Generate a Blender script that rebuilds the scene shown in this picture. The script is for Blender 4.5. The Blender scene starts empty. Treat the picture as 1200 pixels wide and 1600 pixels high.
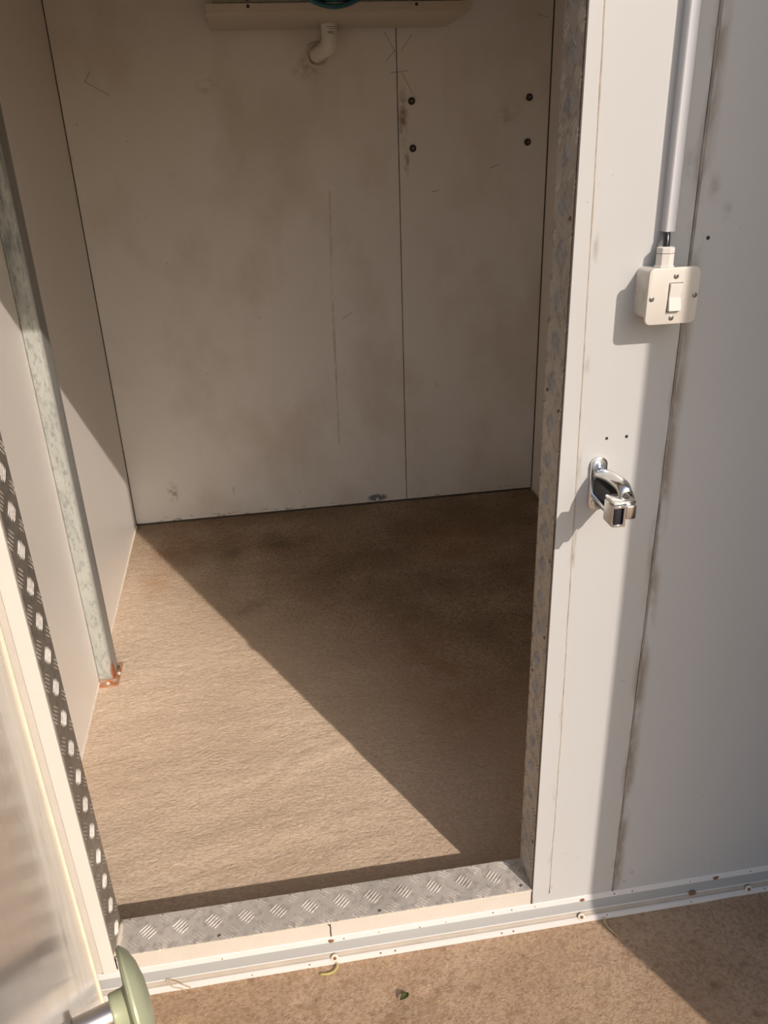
import bpy, bmesh, math, random
from mathutils import Vector, Matrix, noise
random.seed(7)
S = bpy.context.scene
COL = S.collection
PI = math.pi

# ------------------------------------------------------------------ camera
F = Vector((0.1274204, 0.89986251, -0.41714687))
R = Vector((0.98733515, -0.15515497, -0.03310944))
U = Vector((0.09451636, 0.40764494, 0.90823579))
cam_d = bpy.data.cameras.new('camera')
cam = bpy.data.objects.new('camera', cam_d)
COL.objects.link(cam)
cam.matrix_world = Matrix(((R.x, U.x, -F.x, 0), (R.y, U.y, -F.y, -1.1132), (R.z, U.z, -F.z, 1.5), (0, 0, 0, 1)))
cam_d.sensor_fit = 'VERTICAL'
cam_d.sensor_height = 36.0
cam_d.sensor_width = 27.0
cam_d.lens = 1242.9 / 1600 * 36.0
cam_d.clip_start = 0.01
S.camera = cam

# ------------------------------------------------------------------ sky
W = bpy.data.worlds.new('sky')
S.world = W
W.use_nodes = True
wn = W.node_tree
wn.nodes.clear()
wo = wn.nodes.new('ShaderNodeOutputWorld')
wb = wn.nodes.new('ShaderNodeBackground')
sky = wn.nodes.new('ShaderNodeTexSky')
sky.sky_type = 'NISHITA'
sky.sun_disc = False
sky.sun_elevation = math.radians(35.2)
sky.sun_rotation = math.radians(153.6)
sky.dust_density = 2.0
sky.air_density = 1.0
sky.ozone_density = 1.0
hs = wn.nodes.new('ShaderNodeHueSaturation')
hs.inputs['Saturation'].default_value = 1.15
wn.links.new(sky.outputs[0], hs.inputs['Color'])
wn.links.new(hs.outputs[0], wb.inputs['Color'])
wb.inputs['Strength'].default_value = 0.15
wn.links.new(wb.outputs[0], wo.inputs['Surface'])

# ------------------------------------------------------------------ sun
AZ, EL = 0.4614, 0.6137
sun_d = bpy.data.lights.new('sun', 'SUN')
sun = bpy.data.objects.new('sun', sun_d)
COL.objects.link(sun)
sdir = Vector((-math.sin(AZ) * math.cos(EL), math.cos(AZ) * math.cos(EL), -math.sin(EL)))
sun.rotation_euler = sdir.to_track_quat('-Z', 'Y').to_euler()
sun.location = (3, -5, 6)
sun_d.energy = 3.5
sun_d.angle = math.radians(0.53)
sun_d.color = (1.0, 0.875, 0.775)

# ------------------------------------------------------------------ exposure
S.view_settings.view_transform = 'Standard'
S.view_settings.look = 'None'
S.view_settings.exposure = 0.0
S.view_settings.gamma = 1.0
S.view_settings.use_curve_mapping = False

# ------------------------------------------------------------------ measures
XL, XR, D = -0.4013, 0.4402, 0.0774       # door opening
ZT, ZS, YB = 0.0976, 0.0544, 0.0192       # sill top, cove top, cove foot
XS = 0.6167                               # seam of the front panels
LB, ZF = 2.2236, 0.0033                   # back wall, inner floor
XBL, XBR, XB = -0.6436, 1.1834, 0.582     # back wall ends, seam
ZL, ZC = 1.93, 2.30                       # lintel, ceiling
LWA = 0.0255
TH = 0.075
def lwx(y): return XBL + (LB - y) * math.tan(LWA)

# ------------------------------------------------------------------ material helpers
class NT:
    def __init__(s, name):
        s.m = bpy.data.materials.new(name)
        s.m.use_nodes = True
        s.t = s.m.node_tree
        s.b = s.t.nodes['Principled BSDF']
        s.geo = s.t.nodes.new('ShaderNodeNewGeometry')
        s.pos = s.geo.outputs['Position']
    def put(s, sock, v):
        if isinstance(v, bpy.types.NodeSocket): s.t.links.new(v, sock)
        elif v is not None: sock.default_value = v
    def math(s, op, a, b=None, clamp=False):
        n = s.t.nodes.new('ShaderNodeMath'); n.operation = op; n.use_clamp = clamp
        s.put(n.inputs[0], a); s.put(n.inputs[1], b)
        return n.outputs[0]
    def vmath(s, op, a, b=None):
        n = s.t.nodes.new('ShaderNodeVectorMath'); n.operation = op
        s.put(n.inputs[0], a); s.put(n.inputs[1], b)
        return n.outputs['Value'] if op in ('LENGTH', 'DOT_PRODUCT', 'DISTANCE') else n.outputs[0]
    def map(s, v, a, b, c=0.0, d=1.0, smooth=False):
        n = s.t.nodes.new('ShaderNodeMapRange')
        if smooth: n.interpolation_type = 'SMOOTHSTEP'
        s.put(n.inputs[0], v)
        for i, x in enumerate((a, b, c, d)): n.inputs[i + 1].default_value = x
        return n.outputs[0]
    def noise(s, scale, stretch=(1, 1, 1), rot=(0, 0, 0), detail=4, rough=.55, off=(0, 0, 0)):
        mp = s.t.nodes.new('ShaderNodeMapping')
        mp.inputs['Scale'].default_value = stretch
        mp.inputs['Rotation'].default_value = rot
        mp.inputs['Location'].default_value = off
        s.t.links.new(s.pos, mp.inputs[0])
        n = s.t.nodes.new('ShaderNodeTexNoise')
        n.inputs['Scale'].default_value = scale
        n.inputs['Detail'].default_value = detail
        n.inputs['Roughness'].default_value = rough
        s.t.links.new(mp.outputs[0], n.inputs['Vector'])
        return n.outputs['Fac']
    def mix(s, fac, a, b):
        n = s.t.nodes.new('ShaderNodeMix'); n.data_type = 'RGBA'
        s.put(n.inputs[0], fac)
        s.put(n.inputs[6], a if isinstance(a, bpy.types.NodeSocket) else (*a, 1))
        s.put(n.inputs[7], b if isinstance(b, bpy.types.NodeSocket) else (*b, 1))
        return n.outputs[2]
    def spot(s, c, r, edge=0.4):
        v = s.vmath('SUBTRACT', s.pos, c)
        v = s.vmath('DIVIDE', v, r)
        return s.map(s.vmath('LENGTH', v), edge, 1.0, 1.0, 0.0, True)
    def seg(s, a, b, w):                      # thin drawn or scratched line from a to b
        a, b = Vector(a), Vector(b); d = (b - a); L = d.length; d.normalize()
        v = s.vmath('SUBTRACT', s.pos, tuple(a))
        t = s.vmath('DOT_PRODUCT', v, tuple(d))
        t = s.math('MINIMUM', s.math('MAXIMUM', t, 0.0), L)
        n = s.t.nodes.new('ShaderNodeVectorMath'); n.operation = 'SCALE'
        n.inputs[0].default_value = tuple(d); s.put(n.inputs['Scale'], t)
        dist = s.vmath('DISTANCE', v, n.outputs[0])
        return s.map(dist, w * .5, w, 1.0, 0.0)
    def xyz(s):
        n = s.t.nodes.new('ShaderNodeSeparateXYZ'); s.t.links.new(s.pos, n.inputs[0])
        return n.outputs
    def bump(s, h, dist, strength=1.0, normal=None):
        n = s.t.nodes.new('ShaderNodeBump')
        n.inputs['Distance'].default_value = dist
        n.inputs['Strength'].default_value = strength
        s.put(n.inputs['Height'], h)
        if normal is not None: s.t.links.new(normal, n.inputs['Normal'])
        return n.outputs[0]
    def done(s, color=None, rough=.5, metal=0.0, normal=None, spec=.5, ior=1.5, coat=0):
        b = s.b
        if color is not None: s.put(b.inputs['Base Color'], color if isinstance(color, bpy.types.NodeSocket) else (*color, 1))
        s.put(b.inputs['Roughness'], rough); s.put(b.inputs['Metallic'], metal)
        b.inputs['IOR'].default_value = ior
        b.inputs['Specular IOR Level'].default_value = spec
        b.inputs['Coat Weight'].default_value = coat
        if normal is not None: s.t.links.new(normal, b.inputs['Normal'])
        return s.m

def plain(name, c, rough=.5, metal=0.0, var=.12, scale=30, bumpd=0.0, **k):
    n = NT(name)
    f = n.noise(scale)
    col = n.mix(f, tuple(x * (1 - var) for x in c), tuple(min(1, x * (1 + var)) for x in c))
    nm = n.bump(n.noise(scale * 8), bumpd) if bumpd else None
    return n.done(col, rough, metal, nm, **k)

def speck(n, scale, lo, stretch=(1, 1, 1), off=(0, 0, 0)):
    return n.map(n.noise(scale, stretch, detail=2, off=off), lo, lo + .06)

# painted steel of the front: creamy white with a little dirt
def m_front():
    n = NT('painted_front_panel')
    col = n.mix(n.noise(2.5), (.505, .51, .50), (.555, .56, .55))
    x, y, z = n.xyz()
    dirt = (.20, .15, .10)
    # grime that gathers along the sealed seam and the trim edge
    for xc, w, lo in ((XS + .003, .020, .44), (.472, .007, .56)):
        band = n.map(n.math('ABSOLUTE', n.math('SUBTRACT', x, xc)), 0, w, 1, 0, True)
        g = n.math('MULTIPLY', band, n.map(n.noise(26, (1, 1, .35)), lo, lo + .16))
        col = n.mix(n.math('MULTIPLY', g, .72), col, dirt)
    low = n.map(z, .05, .22, 1, 0, True)
    g = n.math('MULTIPLY', low, n.map(n.noise(60), .68, .73))
    col = n.mix(n.math('MULTIPLY', g, .6), col, (.24, .15, .08))
    col = n.mix(n.math('MULTIPLY', speck(n, 120, .73), .55), col, (.22, .16, .11))
    for c, r in (((.505, 0, .184), (.010, .02, .003)), ((.53, 0, .167), (.006, .02, .008)), ((.655, 0, .10), (.008, .02, .010)),
                 ((.665, 0, 1.40), (.014, .02, .02)), ((.60, 0, 1.465), (.016, .02, .028)), ((.64, 0, 1.435), (.016, .02, .03)),
                 ((.585, 0, .60), (.012, .02, .003)), ((.835, 0, .086), (.003, .02, .018)), ((.4795, 0, .095), (.005, .02, .007))):
        m = n.math('MULTIPLY', n.spot(c, r, .0), n.map(n.noise(60), .35, .65))
        col = n.mix(n.math('MULTIPLY', m, .38), col, (.15, .11, .08))
    return n.done(col, n.map(n.noise(8), .3, .7, .34, .46), 0, n.bump(n.noise(3.2, detail=1), .0012), spec=.45)

def m_back():
    n = NT('painted_back_panel')
    col = n.mix(n.noise(1.8), (.82, .795, .755), (.88, .855, .815))
    x, y, z = n.xyz()
    # dusty film that thickens upwards
    col = n.mix(n.math('MULTIPLY', n.map(n.noise(3.3, (1, 1, .7), off=(3, 1, 2)), .45, .65), .30), col, (.50, .40, .27))
    # rust seeping from the seam beside the bolts and other stains
    for c, r, a, cc in (((.60, LB, 1.60), (.028, .1, .13), .75, (.20, .09, .04)), ((.612, LB, 1.44), (.016, .1, .06), .8, (.14, .07, .04)),
                        ((1.02, LB, 1.60), (.07, .1, .06), .35, (.36, .18, .10)), ((-.12, LB, 1.72), (.06, .1, .035), .35, (.36, .20, .10)),
                        ((-.4648, LB, .144), (.032, .1, .065), .95, (.28, .20, .10)), ((-.20, LB, .13), (.006, .1, .03), .6, (.30, .18, .06)),
                        ((.25, LB, 1.77), (.09, .1, .06), .55, (.28, .20, .13)), ((.73, LB, .55), (.02, .1, .03), .2, (.3, .2, .12))):
        m = n.math('MULTIPLY', n.spot(c, r, .1), n.map(n.noise(38, off=(c[0], 0, c[2])), .38, .62))
        col = n.mix(n.math('MULTIPLY', m, a), col, cc)
    for a, b, w, al in (((.3041, LB, 1.35), (.290, LB, .95), .006, .32), ((.290, LB, .95), (.287, LB, .60), .006, .45), ((.287, LB, .60), (.2832, LB, .30), .005, .35)):
        m = n.math('MULTIPLY', n.seg(a, b, w), n.map(n.noise(25), .35, .6))
        col = n.mix(n.math('MULTIPLY', m, al), col, (.40, .25, .09))
    # pencilled fitter's marks
    for a, b in (((-.545, LB, 1.745), (-.47, LB, 1.70)), ((-.545, LB, 1.745), (-.525, LB, 1.775)),
                 ((.54, LB, 1.88), (.575, LB, 1.82)), ((.575, LB, 1.82), (.545, LB, 1.79)), ((.56, LB, 1.75), (.625, LB, 1.755)),
                 ((.60, LB, 1.75), (.64, LB, 1.68)), ((.60, LB, 1.82), (.64, LB, 1.87)), ((.95, LB, 1.41), (.985, LB, 1.42)),
                 ((.33, LB, .855), (.37, LB, .88)), ((1.12, LB, 1.93), (1.16, LB, 1.92)), ((.71, LB, 1.33), (.74, LB, 1.335))):
        col = n.mix(n.math('MULTIPLY', n.seg(a, b, .0026), .38), col, (.10, .09, .08))
    # base line: thin white sealant with dirt, bare metal where the paint has flaked off
    base = n.math('MULTIPLY', n.map(z, .016, .034, 1, 0), n.map(n.noise(30, (1, 1, 3)), .56, .64))
    col = n.mix(n.math('MULTIPLY', base, .6), col, (.16, .13, .08))
    flake = n.math('MULTIPLY', n.spot((.445, LB, .030), (.055, .1, .022), .55), n.map(n.noise(42, off=(2, 0, 0)), .40, .46))
    col = n.mix(n.math('MULTIPLY', flake, .9), col, (.13, .14, .15))
    col = n.mix(n.math('MULTIPLY', speck(n, 70, .75), .55), col, (.12, .08, .05))
    return n.done(col, .42, 0, n.bump(n.noise(2.6, detail=1), .002), spec=.4)

def m_side():
    n = NT('painted_side_panel')
    col = n.mix(n.noise(1.7, off=(5, 2, 1)), (.82, .785, .74), (.88, .845, .80))
    col = n.mix(n.math('MULTIPLY', speck(n, 60, .76), .5), col, (.15, .10, .07))
    return n.done(col, .38, 0, n.bump(n.noise(2.2, detail=1), .002), spec=.45)

def m_floor():
    n = NT('rough_screed_floor')
    col = n.mix(n.map(n.noise(2.3, detail=6), .35, .65), (.70, .56, .43), (.80, .66, .52))
    x, y, z = n.xyz()
    # fine sand grains
    col = n.mix(n.map(n.noise(170, (.6, 1, 1), detail=3), .36, .66), col, n.mix(.5, col, (.50, .34, .20)))
    # shade of the inner room darkened into the colour, with blotchy brown dirt
    deep_shade = n.map(n.math('ADD', y, n.math('MULTIPLY', x, .9)), .75, 1.9, 0, 1, True)
    col = n.mix(n.math('MULTIPLY', deep_shade, n.map(n.noise(3.1, off=(1, 4, 0)), .25, .62, .35, .85)), col, (.235, .155, .09))
    col = n.mix(n.math('MULTIPLY', n.math('MULTIPLY', deep_shade, n.map(n.noise(120, detail=6, rough=.7), .44, .64)), .7), col, (.085, .055, .035))
    for c, r, a, cc in (((-.435, 1.96, 0), (.15, .30, .3), .62, (.26, .11, .04)), ((-.50, 1.66, 0), (.10, .16, .3), .45, (.50, .26, .12)),
                        ((-.04, 1.94, 0), (.10, .16, .3), .5, (.12, .085, .06)), ((-.22, 1.86, 0), (.07, .07, .3), .6, (.10, .075, .06)),
                        ((.70, 1.75, 0), (.30, .26, .3), .4, (.34, .14, .05)), ((.45, .85, 0), (.22, .5, .3), .35, (.34, .15, .06)),
                        ((-.17, 1.42, 0), (.14, .10, .3), .4, (.10, .07, .05)), ((-.2, .75, 0), (.2, .3, .3), .22, (.47, .34, .26))):
        m = n.math('MULTIPLY', n.spot(c, r, .1), n.map(n.noise(11, off=(c[0], c[1], 0)), .30, .62))
        col = n.mix(n.math('MULTIPLY', m, a), col, cc)
    h1 = n.noise(24, (.75, 1.25, 1), (0, 0, .15), detail=8, rough=.68)
    h2 = n.noise(110, (.8, 1.1, 1), (0, 0, .1), detail=6, rough=.7)
    nm = n.bump(h2, .0048, 1.0, n.bump(h1, .008, 1.0))
    return n.done(col, .82, 0, nm, spec=.25)

def m_ground():
    n = NT('rough_concrete_yard')
    col = n.mix(n.map(n.noise(5, detail=6), .35, .65), (.52, .365, .24), (.61, .44, .305))
    col = n.mix(n.math('MULTIPLY', n.map(n.noise(120, detail=3), .42, .68), .6), col, (.34, .20, .11))
    col = n.mix(n.math('MULTIPLY', n.map(n.noise(22, detail=3, off=(1, 1, 0)), .60, .72), .55), col, (.27, .16, .10))
    col = n.mix(n.math('MULTIPLY', n.map(n.noise(17, detail=2, off=(4, 1, 0)), .60, .72), .4), col, (.62, .46, .26))
    col = n.mix(n.math('MULTIPLY', n.map(n.noise(210, detail=1, off=(4, 1, 0)), .70, .74), .6), col, (.13, .08, .05))
    nm = n.bump(n.noise(190, detail=6, rough=.7), .0045, 1.0, n.bump(n.noise(26, detail=9, rough=.72), .006, 1.0))
    return n.done(col, .88, 0, nm, spec=.2)

def m_tread(name, lo, hi, metal, grime):
    n = NT(name)
    col = n.mix(n.map(n.noise(9), .3, .7), lo, hi)
    col = n.mix(n.math('MULTIPLY', n.map(n.noise(70, detail=3), .50, .66), grime), col, (.22, .19, .155))
    return n.done(col, n.map(n.noise(60), .3, .7, .46, .62), metal, n.bump(n.noise(190, (1, .5, 1), (0, 0, .7)), .0010), spec=.5)

def m_galv():
    n = NT('galvanised_steel')
    x, y, z = n.xyz()
    col = n.mix(n.map(n.noise(16, (1, 1, .4)), .35, .65), (.46, .485, .45), (.56, .58, .535))
    col = n.mix(n.math('MULTIPLY', n.map(n.noise(130, (1, 1, .4), detail=5), .50, .66), .5), col, (.19, .20, .20))
    up = n.map(z, 1.05, 1.3, 0, .85, True)
    col = n.mix(n.math('MULTIPLY', up, n.map(n.noise(45, (1, 1, .18), detail=5), .42, .60)), col, (.12, .135, .14))
    edge = n.map(n.math('ADD', x, n.math('MULTIPLY', n.noise(55, (1, 1, .3)), .012)), -.570, -.562, 0, .8)
    col = n.mix(edge, col, (.29, .29, .28))
    # rust at the cut foot
    ft = n.math('MULTIPLY', n.map(n.math('ADD', z, n.math('MULTIPLY', n.noise(70), .05)), .030, .044, 1, 0), .95)
    col = n.mix(ft, col, (.36, .115, .03))
    col = n.mix(n.math('MULTIPLY', n.spot((-.564, 1.055, .035), (.012, .03, .05), .4), .95), col, (.34, .105, .03))
    return n.done(col, .52, .35, n.bump(n.noise(120), .0008), spec=.4)

def m_plate():
    n = NT('rusty_base_plate')
    col = n.mix(n.map(n.noise(55, detail=4), .38, .62), (.42, .35, .29), (.42, .17, .06))
    return n.done(col, .7, .2, n.bump(n.noise(160), .001))

def m_door():
    n = NT('glossy_white_door_skin')
    col = n.mix(n.noise(2), (.60, .565, .52), (.68, .64, .59))
    col = n.mix(n.math('MULTIPLY', n.map(n.noise(24, (1, 1, .2)), .55, .75), .25), col, (.40, .33, .26))
    return n.done(col, n.map(n.noise(7), .3, .7, .10, .15), 0, n.bump(n.noise(2.2, detail=1), .0012), spec=.6, ior=1.6)

M = dict(
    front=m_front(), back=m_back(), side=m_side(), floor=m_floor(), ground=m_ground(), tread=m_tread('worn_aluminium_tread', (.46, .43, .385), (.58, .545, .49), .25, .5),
    dark_tread=m_tread('dark_aluminium_tread', (.30, .275, .24), (.40, .37, .33), .7, .5),  # left reveal plate, darker base colour than the right one
    walked=m_tread('walked_aluminium_tread', (.56, .53, .49), (.72, .685, .64), .4, .35),
    galv=m_galv(), plate=m_plate(), door=m_door(),
    trim=plain('white_painted_trim', (.74, .71, .65), .42, var=.05, scale=14),
    sill=plain('cream_sill_paint', (.66, .61, .54), .5, var=.08, scale=18, bumpd=.0006),
    rail=plain('white_pvc_rail', (.72, .71, .69), .35, var=.04),
    dust=plain('dusty_grey_pvc', (.42, .37, .31), .6, var=.2, scale=26),
    cove=plain('grey_pvc_cove', (.37, .375, .365), .38, var=.06, scale=9),
    seal=plain('dirty_sealant', (.31, .285, .25), .8, var=.8, scale=24, bumpd=.001),
    caulk=plain('cream_sealant', (.70, .63, .52), .7, var=.2, scale=40, bumpd=.001),
    grime=plain('grimy_sealant', (.44, .39, .32), .8, var=.55, scale=50, bumpd=.001),
    joint=plain('dark_joint', (.06, .045, .035), .8, var=.3, scale=30),
    gasket=plain('yellowed_door_gasket', (.80, .73, .58), .5, var=.15, scale=22),
    chrome=plain('chrome', (.80, .80, .79), .17, 1.0, var=.03),
    zinc=plain('zinc_washer', (.72, .77, .82), .30, 1.0, var=.06, scale=60),
    black=plain('black_rubber', (.025, .025, .03), .4, var=.2),
    cable=plain('black_cable_sheath', (.018, .018, .022), .28, var=.2),
    switch=plain('ivory_switch_plastic', (.68, .645, .575), .36, var=.05, scale=25),
    rocker=plain('white_rocker_plastic', (.74, .71, .65), .28, var=.02),
    screw=plain('dull_steel_screw', (.33, .31, .29), .4, .9, var=.2, scale=200),
    rust=plain('rusty_screw', (.24, .12, .065), .75, .2, var=.4, scale=150),
    trunk=plain('white_pvc_trunking', (.60, .61, .63), .28, var=.02),
    ceil=plain('white_ceiling_panel', (.72, .67, .60), .5, var=.06, scale=2),
    knob=plain('pale_green_plastic', (.43, .46, .30), .34, var=.06, scale=16),
    rod=plain('scuffed_steel_rod', (.60, .57, .53), .38, 1.0, var=.25, scale=30),
    cooler=plain('dusty_aluminium_casing', (.60, .54, .45), .45, .25, var=.10, scale=8),
    grille=plain('stucco_aluminium_sheet', (.50, .50, .45), .45, .4, var=.16, scale=60, bumpd=.004),
    teal=plain('teal_fan_guard', (.015, .11, .15), .35, var=.1),
    dark=plain('dark_fan_cavity', (.03, .03, .03), .7, var=.2),
    pvc=plain('white_drain_pvc', (.80, .77, .70), .35, var=.04, scale=20),
    paper=plain('pale_sticker_paper', (.76, .74, .68), .6, var=.02),
    ink=plain('sticker_print', (.06, .06, .06), .7, var=.1),
    dry=plain('dry_straw', (.52, .40, .24), .75, var=.2, scale=90),
    green=plain('faded_green_stem', (.42, .36, .12), .6, var=.2, scale=90),
    leaf=plain('withered_green_leaf', (.13, .17, .06), .6, var=.3, scale=90),
    render=plain('plain_wall_render', (.52, .46, .38), .85, var=.1, scale=3, bumpd=.004),
)

# ------------------------------------------------------------------ mesh helpers
def world_loc(o):
    v = Vector(o.location)
    while o.parent: o = o.parent; v += Vector(o.location)
    return v
def obj(name, bm, mat, parent=None, smooth=False, kind=None, label=None):
    if parent is not None:
        bmesh.ops.translate(bm, verts=bm.verts, vec=-world_loc(parent))
    bmesh.ops.recalc_face_normals(bm, faces=bm.faces)
    me = bpy.data.meshes.new(name)
    bm.to_mesh(me); bm.free()
    me.materials.append(M[mat])
    if smooth:
        for p in me.polygons: p.use_smooth = True
        if smooth != 'all':
            me.set_sharp_from_angle(angle=math.radians(38))
    o = bpy.data.objects.new(name, me)
    COL.objects.link(o)
    if parent is not None: o.parent = parent
    if kind: o['kind'] = kind
    if label: o['label'] = label
    return o
def empty(name, loc=(0, 0, 0)):
    o = bpy.data.objects.new(name, None)
    o.empty_display_size = .05
    COL.objects.link(o); o.location = loc
    return o
def thing(name, label, cat, loc, group=None):
    o = empty(name, loc); o['label'] = label; o['category'] = cat
    if group: o['group'] = group
    return o
def tag(o, label, cat, group=None):
    o['label'] = label; o['category'] = cat
    if group: o['group'] = group
    return o
def struct(name, loc=(0, 0, 0), label=None):
    o = empty(name, loc); o['kind'] = 'structure'
    if label: o['label'] = label
    return o
def box(bm, x0, x1, y0, y1, z0, z1, bev=0, seg=2):
    r = bmesh.ops.create_cube(bm, size=1)
    vs = r['verts']
    for v in vs:
        v.co = Vector((x0 if v.co.x < 0 else x1, y0 if v.co.y < 0 else y1, z0 if v.co.z < 0 else z1))
    if bev:
        es = list({e for v in vs for e in v.link_edges})
        bmesh.ops.bevel(bm, geom=es, offset=bev, segments=seg, affect='EDGES', profile=.5)
    return bm
def nbox(*a, **k): return box(bmesh.new(), *a, **k)
def rplate(x0, x1, y0, y1, z0, z1, r, bev=.0015):       # plate facing y with rounded outline
    bm = nbox(x0, x1, y0, y1, z0, z1)
    es = [e for e in bm.edges if abs(e.verts[0].co.y - e.verts[1].co.y) > 1e-6]
    bmesh.ops.bevel(bm, geom=es, offset=r, segments=6, affect='EDGES', profile=.5)
    if bev:
        es = [e for e in bm.edges if len(e.link_faces) == 2 and e.calc_face_angle(0) > 1.2]
        bmesh.ops.bevel(bm, geom=es, offset=bev, segments=2, affect='EDGES', profile=.5)
    return bm
def prism(bm, pts, axis, a0, a1):
    """closed outline pts extruded along an axis; pts give the other two coordinates in order"""
    def mk(p, a):
        return {'x': (a, p[0], p[1]), 'y': (p[0], a, p[1]), 'z': (p[0], p[1], a)}[axis]
    A = [bm.verts.new(mk(p, a0)) for p in pts]
    B = [bm.verts.new(mk(p, a1)) for p in pts]
    n = len(pts)
    bm.faces.new(A); bm.faces.new(B[::-1])
    for i in range(n): bm.faces.new((A[i], A[(i + 1) % n], B[(i + 1) % n], B[i]))
    return bm
def lathe(bm, prof, origin, axis, n=24):
    """prof: list of (radius, height along axis)"""
    ax = Vector(axis).normalized()
    u = ax.orthogonal().normalized(); w = ax.cross(u); o = Vector(origin)
    rings = []
    for r, h in prof:
        if r < 1e-6: rings.append([bm.verts.new(o + ax * h)])
        else: rings.append([bm.verts.new(o + ax * h + (u * math.cos(2 * PI * i / n) + w * math.sin(2 * PI * i / n)) * r) for i in range(n)])
    for a, b in zip(rings, rings[1:]):
        for i in range(n):
            j = (i + 1) % n
            if len(a) == 1 and len(b) == 1: continue
            if len(a) == 1: bm.faces.new((a[0], b[j], b[i]))
            elif len(b) == 1: bm.faces.new((a[i], a[j], b[0]))
            else: bm.faces.new((a[i], a[j], b[j], b[i]))
    return bm
def tube(bm, pts, rad, n=10, closed=False):
    pts = [Vector(p) for p in pts]
    m = len(pts); rings = []
    rads = rad if isinstance(rad, (list, tuple)) else [rad] * m
    prev = None
    for i, p in enumerate(pts):
        if closed: t = pts[(i + 1) % m] - pts[i - 1]
        else: t = pts[min(i + 1, m - 1)] - pts[max(i - 1, 0)]
        t.normalize()
        if prev is None: u = t.orthogonal().normalized()
        else: u = (prev - t * prev.dot(t)).normalized()
        prev = u; w = t.cross(u)
        rings.append([bm.verts.new(p + (u * math.cos(2 * PI * k / n) + w * math.sin(2 * PI * k / n)) * rads[i]) for k in range(n)])
    for i in range(m if closed else m - 1):
        a, b = rings[i], rings[(i + 1) % m]
        for k in range(n): bm.faces.new((a[k], a[(k + 1) % n], b[(k + 1) % n], b[k]))
    if not closed:
        bm.faces.new(rings[0]); bm.faces.new(rings[-1][::-1])
    return bm
def screw_bm(c, axis, r, h, slot=True):
    """domed head with a cross recess cut as a dark dip in the dome"""
    bm = bmesh.new()
    prof = [(r, 0), (r, h * .45), (r * .8, h * .85), (r * .45, h)]
    prof += [(r * .36, h * .55), (0, h * .5)] if slot else [(0, h)]
    return lathe(bm, prof, c, axis, 14)

# ------------------------------------------------------------------ large structure
# inner floor: real undulation and trowel ripples, finer grain in the material
def grid_mesh(name, xs, ys, hf, mat):
    vs = [(x, y, hf(x, y)) for y in ys for x in xs]
    nx, ny = len(xs), len(ys)
    fs = [(j * nx + i, j * nx + i + 1, (j + 1) * nx + i + 1, (j + 1) * nx + i) for j in range(ny - 1) for i in range(nx - 1)]
    me = bpy.data.meshes.new(name); me.from_pydata(vs, [], fs); me.update()
    for p in me.polygons: p.use_smooth = True
    me.materials.append(M[mat])
    o = bpy.data.objects.new(name, me); COL.objects.link(o)
    o['kind'] = 'structure'
    return o
def lin(a, b, s):
    n = max(1, round((b - a) / s)); return [a + (b - a) * i / n for i in range(n + 1)]
def floor_h(x, y):
    ca, sa = math.cos(.15), math.sin(.15)
    u, v = x * ca + y * sa, -x * sa + y * ca
    near = max(0.0, min(1.0, (1.5 - y) / 1.0))
    h = .0040 * near * noise.noise((u * 2.0, v * 11, 1.3))
    h += .0034 * near * abs(noise.noise((u * 3.0 + .5 * noise.noise((u * 7, v * 7, 4)), v * 13 + 1.4 * noise.noise((u * 3, v * 4, 8)), 5.1)))
    h += .0011 * noise.noise((u * 16, v * 24, 7.7)) + .0008 * noise.noise((u * 44, v * 60, 3.1))
    return ZF - .001 + h
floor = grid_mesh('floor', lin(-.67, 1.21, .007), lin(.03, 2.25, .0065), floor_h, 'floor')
def ground_h(x, y):
    h = .004 * noise.noise((x * 6, y * 6, 2.2)) + .0028 * noise.noise((x * 21, y * 21, 9.2)) + .0014 * noise.noise((x * 55, y * 55, 4.2))
    p = noise.noise((x * 13, y * 17, 6.0))
    if p > .42: h -= (p - .42) * .02
    return -.003 + h * min(1.0, .35 + abs(y + .0) * 8)
gx = [-14, -9, -6, -4, -2.8, -2, -1.5, -1.1, -.8] + lin(-.6, 1.35, .0075) + [1.6, 2, 2.6, 3.4, 5, 8, 12]
gy = [-16, -10, -7, -5, -3.6, -2.6, -1.9, -1.4, -1.0] + lin(-.75, .03, .0075)
ground = grid_mesh('ground', gx, gy, ground_h, 'ground')

# back wall of two sandwich panels
wb_ = struct('wall_back', (0, LB, 0))
obj('panel', nbox(XBL - .0, XB - .0016, LB, LB + TH, -.02, ZC, .0012, 1), 'back', wb_)
obj('panel', nbox(XB + .0016, XBR, LB, LB + TH, -.02, ZC, .0012, 1), 'back', wb_)
obj('joint', nbox(XB - .003, XB + .003, LB + .003, LB + .07, 0, ZC), 'joint', wb_)
bm = bmesh.new()
prism(bm, [(LB, 0), (LB, .010), (LB - .003, .006), (LB - .006, 0)], 'x', XBL, XBR)
obj('floor_joint', bm, 'joint', wb_)
for (x, z) in ((.6353, 1.6535), (.6373, 1.4899), (1.0989, 1.6549), (1.0981, 1.4977)):
    b = obj('bolt', lathe(bmesh.new(), [(.0135, 0), (.0135, .003), (.010, .004), (.010, .009), (.007, .011), (.0055, .007), (0, .006)], (x, LB, z), (0, -1, 0), 16), 'joint', wb_, True)
    obj('bolt_shank', lathe(bmesh.new(), [(.0042, .005), (.0042, .012), (0, .0125)], (x, LB, z), (0, -1, 0), 10), 'screw', b, True)
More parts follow.
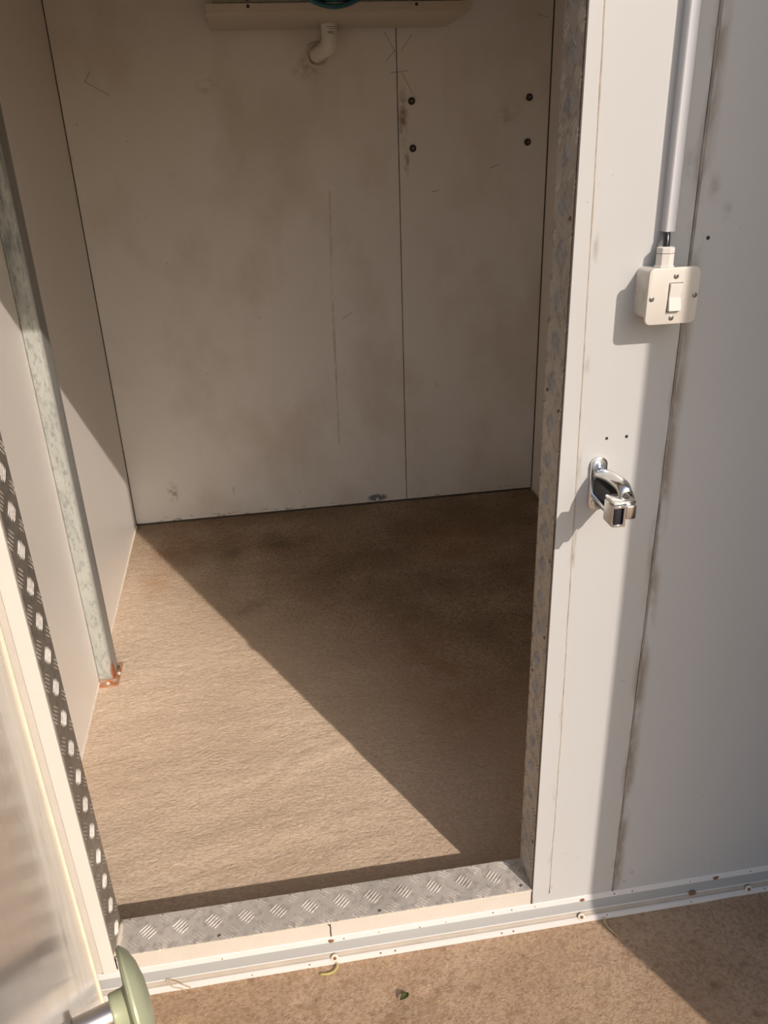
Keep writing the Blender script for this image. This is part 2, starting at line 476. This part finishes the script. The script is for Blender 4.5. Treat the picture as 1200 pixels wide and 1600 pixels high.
# left wall, very slightly out of square
wl_ = struct('wall_left', (lwx(1.1), 1.1, 0))
pts = [(lwx(D), D), (XBL, LB), (lwx(LB + TH), LB + TH), (lwx(LB + TH) - TH, LB + TH), (lwx(D) - TH, D)]
obj('panel', prism(bmesh.new(), pts, 'z', -.02, ZC), 'side', wl_)
bm = bmesh.new()
tube(bm, [(lwx(LB) + .001, LB - .001, 0), (lwx(LB) + .001, LB - .001, ZC)], .0024, 6)
obj('corner_joint', bm, 'joint', wl_)
bm = bmesh.new()
A = [(lwx(y) + .0005, y, ZF + .001) for y in lin(D + .01, LB - .01, .1)]
tube(bm, A, .0045, 6)
obj('floor_joint', bm, 'caulk', wl_, True)
# right wall
wr_ = struct('wall_right', (XBR, 1.1, 0))
obj('panel', nbox(XBR, XBR + TH, D, LB + TH, -.02, ZC), 'side', wr_)
bm = bmesh.new()
tube(bm, [(XBR - .001, LB - .001, 0), (XBR - .001, LB - .001, ZC)], .0030, 6)
obj('corner_joint', bm, 'joint', wr_)
bm = bmesh.new()
tube(bm, [(XBR, D + .01, ZF + .002), (XBR, LB, ZF + .002)], .0045, 6)
obj('floor_joint', bm, 'caulk', wr_)
# ceiling; the unseen overhang past the front wall is added to shade it
ce = obj('ceiling', nbox(lwx(D) - TH - .05, 3.0, -.38, LB + TH, ZC, ZC + TH), 'ceil', None, kind='structure')
# front wall: panels to the right, over and left of the doorway
wf = struct('wall_front', (0, 0, 0))
obj('panel', nbox(XR, XS - .0018, 0, D, -.02, ZC, .0010, 1), 'front', wf)
obj('panel', nbox(XS + .0018, 1.82, 0, D, -.02, ZC, .0010, 1), 'front', wf)
obj('panel', nbox(1.824, 3.0, 0, D, -.02, ZC, .0010, 1), 'front', wf)
obj('panel', nbox(-2.0, XL, 0, D, -.02, ZC, .0010, 1), 'front', wf)
obj('panel', nbox(XL, XR, 0, D, ZL, 2.3), 'front', wf)
bm = bmesh.new()                                       # sealant pressed unevenly into the seam
prof = []
zz = ZS
pts = []
while zz < 2.29:
    pts.append((XS + .0012 * noise.noise((zz * 9, 0, 1)) , -.0002 + .0012 * noise.noise((zz * 14, 2, 1)), zz)); zz += .02
tube(bm, pts, [.0022 + .0013 * noise.noise((p[2] * 22, 5, 5)) for p in pts], 8)
obj('seam_sealant', bm, 'seal', wf, 'all')
obj('joint', nbox(1.82, 1.824, .004, .07, 0, 2.3), 'joint', wf)
for (px, pz, r) in ((.5137, 1.0737, .0022), (.5464, 1.0741, .0024), (.5186, .9556, .0020), (.6405, 1.366, .0026)):
    obj('drilled_hole', lathe(bmesh.new(), [(r * 1.25, -.0006), (r, .0006), (0, .0006)], (px, 0, pz), (0, -1, 0), 12), 'black', wf)
# the end of a rendered screen wall close by on the right, whose end throws the shade on the right
kx = .5655 + 1.02 * math.tan(AZ)      # the far corner of its end is what the sun meets first
wopp = obj('wall_opposite', nbox(kx, kx + 3.0, -1.02, -.86, -.05, 4.2), 'render', None, kind='structure')

# ------------------------------------------------------------------ doorway trims
def tread_bars(bm, x0, x1, y0, y1, place, pitch=.0322, phase=0, off=-.0031, w=.0014, h=.0019):
    """five-bar tread: groups of raised lens-shaped bars on a diagonal lattice, turned by 90 degrees from row to row"""
    nx = int((x1 - x0) / pitch) + 2; ny = int((y1 - y0) / pitch) + 2
    for i in range(-1, nx + 1):
        for j in range(-1, ny + 1):
            cx = x0 + off + i * pitch
            cy = (y0 + y1) / 2 + .005 + (j - 1) * pitch
            if (i + j + phase) % 2: continue
            a = PI / 4 if j % 2 else -PI / 4
            ca, sa = math.cos(a), math.sin(a)
            for k in range(5):
                d = (k - 2) * .0066
                bx, by = cx - sa * d, cy + ca * d
                if not (x0 < bx < x1 and y0 < by < y1): continue
                L = (.0310 - abs(k - 2) * .0026) / 2
                V = []
                for (u, v, hh) in ((-L, 0, 0), (-L * .5, -w, 0), (L * .5, -w, 0), (L, 0, 0), (L * .5, w, 0), (-L * .5, w, 0), (-L * .55, 0, h), (L * .55, 0, h)):
                    X, Y = bx + ca * u - sa * v, by + sa * u + ca * v
                    V.append(bm.verts.new(place(min(max(X, x0), x1), min(max(Y, y0), y1), hh)))   # cut at the plate's edge
                for f in ((0, 1, 6), (1, 2, 7, 6), (2, 3, 7), (3, 4, 7), (4, 5, 6, 7), (5, 0, 6)):
                    bm.faces.new([V[q] for q in f])
    return bm
PT = .003
# right jamb
tr1 = struct('trim_1', (XR, D / 2, 0))
obj('tread_plate', nbox(XR - PT, XR, 0.0, D + .002, ZT, ZL), 'tread', tr1, label='aluminium tread plate lining the right reveal')
bm = tread_bars(bmesh.new(), ZT, ZL, 0.0, D, lambda u, v, h: (XR - PT - h, v, u), w=.0012, h=.0021)
obj('tread_bars', bm, 'tread', tr1, kind='stuff')
bm = bmesh.new()
pr = [(XR - .001, .056), (XR - .001, 2.0)]
z = 2.0
right = []
while z > .0785:
    t = (2.0 - z) / 1.92
    right.append((.4555 + .0195 * min(1, t * 1.25) + .0012 * noise.noise((z * 13, 1, 1)), z)); z -= .04
right.append((.4760, .082)); right.append((.4740, .0775))
pts = [(XR - .001, .072)] + [(XR - .001, 2.0)] + right
prism(bm, pts, 'y', -.0014, 0)
obj('edge_strip', bm, 'front', tr1)
bm = bmesh.new()
tube(bm, [(p[0], -.0006, p[1]) for p in right], [.0012 + .0009 * abs(noise.noise((p[1] * 31, 3, 1))) for p in right], 6)
obj('strip_sealant', bm, 'grime', tr1, 'all')
obj('edge_joint', nbox(XR - .0035, XR - .0022, -.0018, .0015, .056, 2.0), 'joint', tr1)
for (y, z) in ((.012, 1.40), (.010, .86), (.014, .705), (.011, .22), (.012, 1.12), (.066, 1.14), (.065, .60)):
    obj('rivet', screw_bm((XR - PT, y, z), (-1, 0, 0), .0032, .002), 'rust', tr1, True)
# left jamb
tr2 = struct('trim_2', (XL, D / 2, 0))
obj('tread_plate', nbox(XL, XL + PT, 0.0, D + .002, .06, ZL), 'dark_tread', tr2, label='aluminium tread plate lining the left reveal')
bm = tread_bars(bmesh.new(), .06, ZL, 0.0, D, lambda u, v, h: (XL + PT + h, v, u), phase=1, w=.0010, h=.0013)
obj('tread_bars', bm, 'walked', tr2, kind='stuff')
obj('edge_strip', rplate(-.4255, XL + .001, -.005, 0, .058, 2.0, .001, .0008), 'trim', tr2)
obj('edge_strip', rplate(-.447, -.426, -.002, 0, .058, 2.0, .0005, .0004), 'sill', tr2)
# head of the doorway
tr4 = struct('trim_4', (0, D / 2, ZL))
obj('tread_plate', nbox(XL + PT, XR - PT, 0, D, ZL - PT, ZL), 'tread', tr4)
obj('edge_strip', nbox(-.447, .4555, -.0014, 0, 1.93, 1.985), 'trim', tr4)
# sill
tr3 = struct('trim_3', (0, D / 2, 0))
obj('core', nbox(XL, XR, .003, D, -.01, ZT - PT), 'sill', tr3)
obj('tread_plate', nbox(XL + .001, XR - .0005, -.001, D + .003, ZT - PT, ZT), 'walked', tr3, label='aluminium tread plate on top of the door sill')
bm = tread_bars(bmesh.new(), XL, XR, 0, D, lambda u, v, h: (u, v, ZT + h), phase=1)
obj('tread_bars', bm, 'walked', tr3, kind='stuff')
obj('facing_board', nbox(XL - .03, .0172, 0, .003, ZS - .004, ZT - PT, .0006, 1), 'sill', tr3)
obj('facing_board', nbox(.0192, XR - .002, 0, .003, ZS - .004, ZT - PT, .0006, 1), 'sill', tr3)
bm = bmesh.new()
tube(bm, [(.0182, .0005, .052), (.0178, .0002, .066), (.0188, .0004, .080), (.0172, .0003, .086), (.0140, .0003, .0915)], .0013, 6)
obj('crack', bm, 'joint', tr3)
bm = bmesh.new()
pp = [(XL + x, -.0016, ZT - PT + .0006 * noise.noise((x * 60, 1, 0))) for x in lin(.012, .838, .012)]
tube(bm, pp, [.0010 + .0007 * noise.noise((p[0] * 80, 0, 3)) for p in pp], 6)
obj('edge_sealant', bm, 'caulk', tr3, 'all')
bm = bmesh.new()                                       # thick smear of sealant in the left corner
tube(bm, [(XL + .006, y, ZT + .002) for y in lin(-.001, D - .004, .01)], [.0055, .0062, .0050, .0058, .0048, .0052, .0046, .0040, .0036][:len(lin(-.001, D - .004, .01))], 8)
obj('corner_sealant', bm, 'caulk', tr3, 'all')
for (x, y) in ((.418, .012), (.120, .006), (-.20, .008)):
    obj('screw', screw_bm((x, y, ZT), (0, 0, 1), .0036, .0016), 'screw', tr3, True)

# ------------------------------------------------------------------ cove skirting along the foot of the front
bb = struct('baseboard_front', (0, 0, 0))
X0, X1 = -.452, 3.0
def strip(pts, name, mat, smooth=False):
    return obj(name, prism(bmesh.new(), pts, 'x', X0, X1), mat, bb, smooth)
strip([(-.0002, ZS), (-.0022, ZS - .001), (-.0036, .0415), (-.0002, .0410)], 'upper_rail', 'rail')
strip([(-.0032, .0415), (-.0040, .0405), (-.0082, .0200), (-.0086, .0190), (-.0005, .0185), (-.0005, .0412)], 'cove', 'cove', True)
strip([(-.0080, .0200), (-.0094, .0196), (-.0094, .0184), (-.0080, .0184)], 'cove_bead', 'rail')
arc = [(-.0088 - .0066 * (1 - math.cos(k / 6 * PI / 2)), .0186 - .0082 * math.sin(k / 6 * PI / 2)) for k in range(7)]
strip(arc + [(-.0154, .0098), (-.0005, .0098), (-.0005, .0186)], 'dusty_foot', 'dust', True)
strip([(-.0150, .0104), (-.0190, .0096), (-.0196, -.003), (-.0150, -.003)], 'lower_rail', 'rail')
random.seed(3)
for x in (-.20, .0435, .115, .20, .255, .355, .395, .445, .62, .66, .79, .93):
    z = random.uniform(.043, .050)
    obj('nail', screw_bm((x, -.0026, z), (0, -1, .12), random.uniform(.0012, .0022), .0010, False), 'rust', bb)
for x in (-.145, -.03, .115, .145, .37, .395, .60, .79, .96):
    obj('nail', screw_bm((x, -.0190, random.uniform(.004, .008)), (0, -1, .1), random.uniform(.0014, .0024), .0010, False), 'rust', bb)
for x in (.0213, .5435, .9226):
    w = obj('washer', lathe(bmesh.new(), [(.0075, -.001), (.0075, .0012), (.0066, .0020), (.0040, .0022), (.0036, .0012), (0, .0012)], (x, -.0172, .0125), (0, -.9, .45), 20), 'caulk', bb, True)
    obj('screw', screw_bm((x, -.0182, .0130), (0, -.9, .45), .0034, .0016), 'rust', w, True)
for x, r in ((.0171, .0075), (.5485, .0068), (.850, .0075), (.795, .0085)):
    bm = bmesh.new()                                   # flat rust blisters where old fixings have bled
    c = Vector((x, -.0030, .0436 if x != .795 else .021))
    if x == .795: c.y = -.0118
    vs = []
    for k in range(14):
        rr = r * (1 + .35 * noise.noise((k * 1.7, x * 40, 2)))
        vs.append(bm.verts.new(c + Vector((math.cos(k / 14 * 2 * PI) * rr, 0, math.sin(k / 14 * 2 * PI) * rr * .8))))
    top = bm.verts.new(c + Vector((0, -.0016, 0)))
    for k in range(14): bm.faces.new((vs[k], vs[(k + 1) % 14], top))
    bm.faces.new(vs)
    obj('rust_blister', bm, 'rust', bb)

# ------------------------------------------------------------------ door leaf, swung out toward the viewer on the left
PHI = math.radians(20.0)
dn = Vector((math.cos(PHI), math.sin(PHI), 0)); dt = Vector((math.sin(PHI), -math.cos(PHI), 0))
HG = Vector((-.437, -.020, 0))
dr = struct('door_1', HG, 'white insulated door leaf swung open toward the viewer')
def dbox(u0, u1, n0, n1, z0, z1, bev=0):
    bm = nbox(u0, u1, n0, n1, z0, z1, bev) if bev else nbox(u0, u1, n0, n1, z0, z1)
    for v in bm.verts:
        v.co = HG + dt * v.co.x + dn * v.co.y + Vector((0, 0, v.co.z))
    return bm
DW = .978
obj('leaf', dbox(.012, DW, -.070, 0, .014, 1.97, .002), 'door', dr)
obj('gasket', dbox(0.006, .020, -.001, .0055, .010, 1.975, .002), 'gasket', dr, label='yellowed rubber gasket strip by the hinge')
obj('edge_profile', dbox(0.0, .0125, -.072, .001, .012, 1.972, .001), 'trim', dr)
# push knob of the inner release: mushroom of pale green plastic on a steel rod
KZ = .949
ku = .757
kb = HG + dt * ku + Vector((0, 0, KZ))
obj('release_rod', lathe(bmesh.new(), [(.0150, -.002), (.0150, .002), (.0090, .003), (.0090, .034), (0, .034)], kb, dn, 24), 'rod', dr, True, label='scuffed steel rod')
obj('release_knob', lathe(bmesh.new(), [(0, .0280), (.0125, .0280), (.0135, .0292), (.0137, .0380), (.0145, .0392), (.0385, .0402), (.0402, .0418), (.0400, .0435), (.0350, .0478),
                                        (.0260, .0516), (.0140, .0540), (0, .0548)], kb, dn, 40), 'knob', dr, True, label='pale green plastic mushroom knob')

# ------------------------------------------------------------------ things inside
# galvanised post on the left wall
py0, py1 = 1.050, 1.122
px0, px1 = lwx(1.085) + .002, -.5655
post = thing('steel_post', 'galvanised square steel post standing against the left wall on a rusty base plate', 'post', (-.59, 1.086, ZF))
bm = nbox(px0, px1, py0, py1, .007, ZC - .002)
es = [e for e in bm.edges if abs(e.verts[0].co.z - e.verts[1].co.z) > 1]
bmesh.ops.bevel(bm, geom=es, offset=.004, segments=3, affect='EDGES', profile=.5)
obj('tube', bm, 'galv', post, True)
obj('base_plate', nbox(px0, -.5530, 1.022, 1.150, ZF - .002, .0075, .001, 1), 'plate', post, label='rusty steel base plate')
bm = bmesh.new()
pp = [(px0 + .003, py0 - .002, .0085)] + [(px0 + .003 + (px1 - px0) * t, py0 - .003 - .001 * noise.noise((t * 9, 0, 0)), .0095 + .003 * noise.noise((t * 12, 1, 0))) for t in lin(.05, .95, .1)] + [(px1 + .002, py0 + .004, .009), (px1 + .003, py0 + .03, .009), (px1 + .002, py1, .008)]
tube(bm, pp, .0042, 8)
obj('weld_bead', bm, 'plate', post, 'all')
for (x, y) in ((-.584, 1.034), (-.5575, 1.082)):
    w = obj('anchor_bolt', lathe(bmesh.new(), [(.0062, 0), (.0062, .0016), (.0040, .0018), (.0038, .0050), (.0018, .0056), (.0012, .0040), (0, .0040)], (x, y, .0075), (0, 0, 1), 14), 'caulk', post, True)
# fan cooler hung high on the back wall
cy0, cy1 = 1.835, 2.205
cx0, cx1 = -.086, .766
zc = 1.892
cool = thing('fan_cooler', 'dusty aluminium fan cooler with teal fan guard hanging high on the back wall', 'cooler', (.34, 2.02, zc))
obj('drip_tray', nbox(cx0, cx1, cy0, cy1, zc, zc + .012, .002), 'cooler', cool)
bm = bmesh.new()
prism(bm, [(cy0, zc + .010), (cy0 - .004, zc + .012), (cy0 - .004, zc + .028), (cy0 + .010, zc + .030), (cy0 + .010, zc + .010)], 'x', cx0, cx1)
obj('front_lip', bm, 'cooler', cool)
bm = nbox(cx0 + .006, cx1 - .006, cy0 + .010, cy1, zc + .012, ZC - .012)
obj('casing', bm, 'cooler', cool)
bm = nbox(cx0 + .022, cx1 - .022, cy0 + .0035, cy0 + .010, zc + .0315, ZC - .03, .001, 1)
obj('front_panel', bm, 'grille', cool)
fc = Vector((.318, cy0 + .003, zc + .016 + .152))
g = obj('fan_guard', tube(bmesh.new(), [fc + Vector((math.cos(a) * .152, -.010, math.sin(a) * .152)) for a in lin(0, 2 * PI * 47 / 48, 2 * PI / 48)], .0075, 8, True), 'teal', cool, True)
for r in (.138, .124, .108, .090, .070, .048):
    obj('guard_ring', tube(bmesh.new(), [fc + Vector((math.cos(a) * r, -.012 - (.152 - r) * .12, math.sin(a) * r)) for a in lin(0, 2 * PI * 35 / 36, 2 * PI / 36)], .0024, 6, True), 'teal', g, True)
for k in range(4):
    a = k * PI / 2 + .4
    obj('guard_spoke', tube(bmesh.new(), [fc + Vector((math.cos(a) * r, -.010 - (.152 - r) * .12, math.sin(a) * r)) for r in (.150, .09, .03)], .0022, 6), 'teal', g, True)
obj('fan_well', lathe(bmesh.new(), [(0, .0002), (.146, .0002), (.146, .0016), (0, .0016)], fc, (0, -1, 0), 40), 'dark', cool)
hub = obj('fan_hub', lathe(bmesh.new(), [(.030, .0016), (.030, .006), (.024, .008), (0, .008)], fc, (0, -1, 0), 24), 'dark', cool, True)
for k in range(4):
    bm = bmesh.new(); a = k * PI / 2
    pts = [fc + Vector((math.cos(a + d) * r, -.002 - h, math.sin(a + d) * r)) for r, d, h in ((.028, 0, .001), (.075, -.22, .0005), (.132, -.32, .0005), (.132, .30, .006), (.075, .34, .006), (.028, .5, .004))]
    q = [bm.verts.new(p) for p in pts]; q2 = [bm.verts.new(p + Vector((0, -.0012, 0))) for p in pts]
    bm.faces.new(q); bm.faces.new(q2[::-1])
    for i in range(6): bm.faces.new((q[i], q[(i + 1) % 6], q2[(i + 1) % 6], q2[i]))
    obj('fan_blade', bm, 'dark', cool)
for x in (.0462, .5822):
    obj('screw', screw_bm((x, cy0 - .004, zc + .020), (0, -1, 0), .0052, .003), 'joint', cool, True)
    obj('screw', screw_bm((x, cy0 + .0035, zc + .040), (0, -1, 0), .0052, .003), 'joint', cool, True)
# drain pipe under it
pipe = thing('drain_pipe', 'white plastic drain elbow from the fan cooler into the back wall', 'pipe', (.29, LB, 1.81))
cyp, czp, cxp = 2.085, 1.829, .3225
r_ = .0285
bm = bmesh.new()
pts = [(cxp, cyp, zc - .0005), (cxp, cyp, czp + .022)]
W_ = Vector((.2859, LB, 1.8124)); K_ = Vector((cxp, cyp, czp)); dv = (W_ - K_).normalized()
for k in range(1, 6):
    t = k / 6
    a = Vector((cxp, cyp, czp + .022)); b = K_ + dv * .022
    pts.append(tuple((1 - t) ** 2 * a + 2 * t * (1 - t) * Vector((cxp, cyp, czp - .002)) + t * t * b))
pts.append(tuple(K_ + dv * .050))
tube(bm, pts, [r_, r_] + [r_ * 1.0] * 6, 24)
obj('elbow', bm, 'pvc', pipe, True)
obj('stub', tube(bmesh.new(), [tuple(K_ + dv * .046), tuple(W_ + dv * -.002)], r_ * .94, 24), 'pvc', pipe, True)
bm = bmesh.new()
ring = []
for k in range(22):
    a = k / 22 * 2 * PI
    rr = .037 + .004 * noise.noise((math.cos(a) * 2, math.sin(a) * 2, 1))
    ring.append((W_.x + math.cos(a) * rr, LB - .002, W_.z + math.sin(a) * rr))
tube(bm, ring, [.0062 + .003 * noise.noise((p[0] * 50, p[2] * 50, 3)) for p in ring], 8, True)
obj('wall_sealant', bm, 'caulk', pipe, 'all')
def wrap(z0, z1, a0, a1, r):
    bm = bmesh.new(); n = 10
    A = [bm.verts.new((cxp + r * math.sin(a0 + (a1 - a0) * i / n), cyp - r * math.cos(a0 + (a1 - a0) * i / n), z0)) for i in range(n + 1)]
    B = [bm.verts.new((v.co.x, v.co.y, z1)) for v in A]
    for i in range(n): bm.faces.new((A[i], A[i + 1], B[i + 1], B[i]))
    return bm
st = obj('sticker', wrap(1.857, 1.886, -.55, 1.0, r_ + .0004), 'paper', pipe, True)
obj('print', wrap(1.880, 1.8815, -.45, .9, r_ + .0008), 'ink', st)
obj('print', wrap(1.875, 1.8760, -.2, .7, r_ + .0008), 'ink', st)
for k in range(14):
    a = -.30 + k * .052
    obj('bar', wrap(1.861, 1.868, a, a + (.022 if k % 3 else .034), r_ + .0008), 'ink', st)
obj('print', wrap(1.8585, 1.8592, .3, .9, r_ + .0008), 'ink', st)

# ------------------------------------------------------------------ things on the front wall
# surface switch
sx0, sx1, sz0, sz1 = .533, .609, 1.257, 1.335
sw = thing('light_switch', 'square ivory surface mounted light switch below the white trunking', 'switch', (.571, 0, 1.296))
bm = nbox(.5365, .6060, -.043, 0, 1.2625, 1.3320)
bmesh.ops.bevel(bm, geom=[e for e in bm.edges if abs(e.verts[0].co.y - e.verts[1].co.y) > .01], offset=.010, segments=5, affect='EDGES', profile=.5)
bx = obj('back_box', bm, 'switch', sw, True)
obj('knockout', tube(bmesh.new(), [(.5364, -.021 + math.cos(a) * .0095, 1.295 + math.sin(a) * .0095) for a in lin(0, 2 * PI * 23 / 24, 2 * PI / 24)], .0006, 6, True), 'switch', bx, True)
obj('cover_plate', rplate(sx0, sx1, -.0485, -.0425, sz0, sz1, .0085, .0016), 'switch', sw, True)
rc = (.5735, 1.2945)
obj('rocker_frame', nbox(rc[0] - .0105, rc[0] + .0105, -.0490, -.0470, rc[1] - .0205, rc[1] + .0205, .0006, 1), 'seal', sw)
bm = bmesh.new()
prism(bm, [(-.0480, rc[1] - .0190), (-.0545, rc[1] - .0185), (-.0505, rc[1]), (-.0520, rc[1] + .0185), (-.0480, rc[1] + .0190)], 'x', rc[0] - .0090, rc[0] + .0090)
bmesh.ops.bevel(bm, geom=list(bm.edges), offset=.0006, segments=1, affect='EDGES')
obj('rocker', bm, 'rocker', sw)
for u, v in ((.52, .15), (.51, .885), (.085, .53), (.925, .50)):
    obj('screw', screw_bm((sx0 + u * .076, -.0486, sz1 - v * .078), (0, -1, 0), .0036, .0014), 'screw', sw, True)
gl = obj('cable_gland', lathe(bmesh.new(), [(.0145, 1.331), (.0145, 1.3345), (.0128, 1.335), (.0128, 1.3505), (.0105, 1.351), (0, 1.351)], (.5680, -.0190, 0), (0, 0, 1), 8), 'rocker', sw)
obj('gland_nut', lathe(bmesh.new(), [(.0120, 1.3512), (.0128, 1.3520), (.0128, 1.3585), (.0095, 1.3600), (0, 1.3600)], (.5680, -.0190, 0), (0, 0, 1), 8), 'rocker', gl)
# cable and trunking
cb = tube(bmesh.new(), [(.5685, -.0185, 1.3595), (.5690, -.0165, 1.372), (.5712, -.0098, 1.3795)], .0048, 14)
tag(obj('power_cable', cb, 'cable', None, True), 'short black cable between the switch gland and the white trunking', 'cable')
tk = thing('cable_trunking', 'white plastic cable trunking running up the front wall above the switch', 'trunking', (.574, 0, 1.379))
tx0, tx1 = .5655, .5810
bm = bmesh.new()
prism(bm, [(tx0 + .0006, 0), (tx0 + .0006, -.0135), (tx0 + .0020, -.0135), (tx0 + .0020, -.0014), (tx1 - .0020, -.0014), (tx1 - .0020, -.0135), (tx1 - .0006, -.0135), (tx1 - .0006, 0)], 'z', 1.379, 2.3)
obj('channel', bm, 'trunk', tk)
bm = bmesh.new()
prism(bm, [(tx0, -.0110), (tx0, -.0165), (tx0 + .0015, -.0182), (tx1 - .0015, -.0182), (tx1, -.0165), (tx1, -.0110), (tx1 - .0006, -.0110), (tx1 - .0006, -.0160), (tx0 + .0006, -.0160), (tx0 + .0006, -.0110)], 'z', 1.379, 2.3)
obj('lid', bm, 'trunk', tk)

# chrome latch keeper beside the doorway
lk = thing('latch_keeper', 'chrome latch keeper with a black roller screwed beside the doorway', 'latch', (.505, 0, 1.0))
fl = obj('flange', rplate(.4895, .5165, -.0065, 0, .9540, 1.0450, .0125, .0012), 'chrome', lk, True)
for (x, z) in ((.5020, 1.0315), (.5045, .9670)):
    w = obj('washer', lathe(bmesh.new(), [(.0115, .0062), (.0115, .0085), (.0070, .0090), (.0062, .0075), (0, .0075)], (x, 0, z), (0, -1, 0), 28), 'zinc', lk, True)
    obj('screw', screw_bm((x, -.0072, z), (0, -1, 0), .0052, .0030), 'screw' if z < 1 else 'zinc', w, True)
def shell(secs, th):
    """sheet lofted through rows of points, given a thickness"""
    bm = bmesh.new()
    rows = [[bm.verts.new(p) for p in s] for s in secs]
    for a, b in zip(rows, rows[1:]):
        for i in range(len(a) - 1): bm.faces.new((a[i], a[i + 1], b[i + 1], b[i]))
    bmesh.ops.recalc_face_normals(bm, faces=bm.faces)
    bmesh.ops.solidify(bm, geom=bm.faces, thickness=th)
    return bm
secs = []
for k in range(13):                                    # hood arching straight out from the flange
    t = k / 12
    y = -.006 - .086 * t
    zr = 1.020 + .005 * t + .0055 * math.sin(PI * min(1, t * 1.05)) - .010 * max(0, t - .8) ** 2 * 25
    xa, xb = .4925 + .009 * t, .5175 + .006 * t
    secs.append([(xa, y, zr - .0065), (xa + .0006, y, zr + .0005), (xa + .006, y, zr + .0055), ((xa + xb) / 2 + .003, y, zr + .0068), (xb - .003, y, zr + .0035), (xb, y, zr - .003), (xb + .0004, y, zr - .014)])
obj('hood', shell(secs, .0016), 'chrome', lk, 'all')
obj('cheek', shell([[(.5165 + .006 * t, -.005 - .084 * t, 1.012 + .004 * t), (.5165 + .006 * t, -.005 - .084 * t, .962 + .026 * t)] for t in (0, .25, .5, .75, 1)], .0016), 'chrome', lk, True)
bm = bmesh.new()
tube(bm, [(.4955, -.006, .981), (.4945, -.026, .982), (.4920, -.050, .9835), (.4900, -.078, .985)], [.0040, .0036, .0032, .0030], 10)
obj('lower_rib', bm, 'chrome', lk, True)
bm = bmesh.new()
tube(bm, [(.5040, -.030, 1.006), (.5030, -.052, 1.0035), (.5020, -.082, 1.0015)], [.0020, .0024, .0024], 8)
obj('spring_arm', bm, 'chrome', lk, True)
obj('shade_block', nbox(.4965, .5155, -.0640, -.0060, .9700, 1.0090, .002, 1), 'black', lk)  # added black block standing in for the dark shade under the hood
bm = nbox(.5020, .5180, -.1140, -.0780, .9860, 1.0085, .0025, 2)
obj('nose_block', bm, 'chrome', lk, True)
bm = nbox(.4835, .5190, -.1090, -.0760, 1.0085, 1.0140, .0022, 2)
obj('cap', bm, 'chrome', lk, True)
bm = bmesh.new()
# open cage round the roller
for (x0, x1, y0, y1, z0, z1) in ((.4830, .5010, -.1130, -.0800, 1.0045, 1.0085), (.4830, .5010, -.1130, -.0800, .9745, .9790), (.4985, .5022, -.1140, -.0800, .9745, 1.0085), (.4818, .4842, -.1110, -.0800, .9745, 1.0085)):
    box(bm, x0, x1, y0, y1, z0, z1, .0009, 1)
obj('roller_cage', bm, 'chrome', lk, True)
obj('roller', lathe(bmesh.new(), [(0, .9792), (.0070, .9792), (.0076, .9810), (.0076, 1.0025), (.0070, 1.0043), (0, 1.0043)], (.4915, -.1040, 0), (0, 0, 1), 20), 'black', lk, True, label='black rubber roller')

# ------------------------------------------------------------------ litter on the ground
def stem(name, pts, rads, mat, label):
    # smooth the chain by one Catmull-Rom pass
    P = [Vector(p) for p in pts]; out = []; rr = []
    for i in range(len(P) - 1):
        p0, p1, p2, p3 = P[max(i - 1, 0)], P[i], P[i + 1], P[min(i + 2, len(P) - 1)]
        for k in range(4):
            t = k / 4
            out.append(.5 * ((2 * p1) + (p2 - p0) * t + (2 * p0 - 5 * p1 + 4 * p2 - p3) * t * t + (3 * p1 - p0 - 3 * p2 + p3) * t ** 3))
            rr.append(rads[i] * (1 - t) + rads[i + 1] * t)
    out.append(P[-1]); rr.append(rads[-1])
    return tag(obj(name, tube(bmesh.new(), out, rr, 8), mat, None, 'all'), label, 'twig')
stem('dry_twig', [(.0270, -.0255, .0075), (.0255, -.0290, .0040), (.0180, -.0370, .0012), (.0060, -.0405, .0008), (-.0105, -.0390, .0010)], [.0012, .0020, .0027, .0026, .0022], 'green', 'thick curved yellow green stem lying below the middle washer of the skirting')
stem('dry_twig', [(.5950, -.0245, .0060), (.5905, -.0300, .0040), (.5925, -.0440, .0030), (.5990, -.0570, .0030), (.6030, -.0680, .0040)], [.0020, .0016, .0013, .0012, .0009], 'dry', 'thin brown curled twig at the edge of the shade by the skirting')
stem('looped_straw', [(-.272, -.0290, .0020), (-.285, -.0225, .0050), (-.300, -.0215, .0130), (-.310, -.0150, .0240), (-.303, -.0160, .0260), (-.285, -.0225, .0200), (-.262, -.0275, .0060)], [.0006, .0008, .0009, .0009, .0008, .0008, .0006], 'dry', 'pale looped straw leaning on the skirting beside the green knob')
bm = bmesh.new()
lc = Vector((.147, -.115, -.0015))
rows = []
for i in range(7):
    t = i / 6; w = .0062 * math.sin(PI * min(.98, max(.04, t))) + .0006
    c = lc + Vector(((t - .5) * .018, (t - .5) * .010, .002 + .004 * math.sin(PI * t) ** 2))
    rows.append([c + Vector((-.5 * w, w, .0035 * 1.0)), c + Vector((0, 0, 0)), c + Vector((.5 * w, -w, .0045))])
R_ = [[bm.verts.new(p) for p in r] for r in rows]
for a, b in zip(R_, R_[1:]):
    for i in range(2): bm.faces.new((a[i], a[i + 1], b[i + 1], b[i]))
bmesh.ops.solidify(bm, geom=bm.faces, thickness=.0006)
tag(obj('withered_leaf', bm, 'leaf', None, 'all'), 'small curled dark green leaf on the bare yard floor', 'leaf')
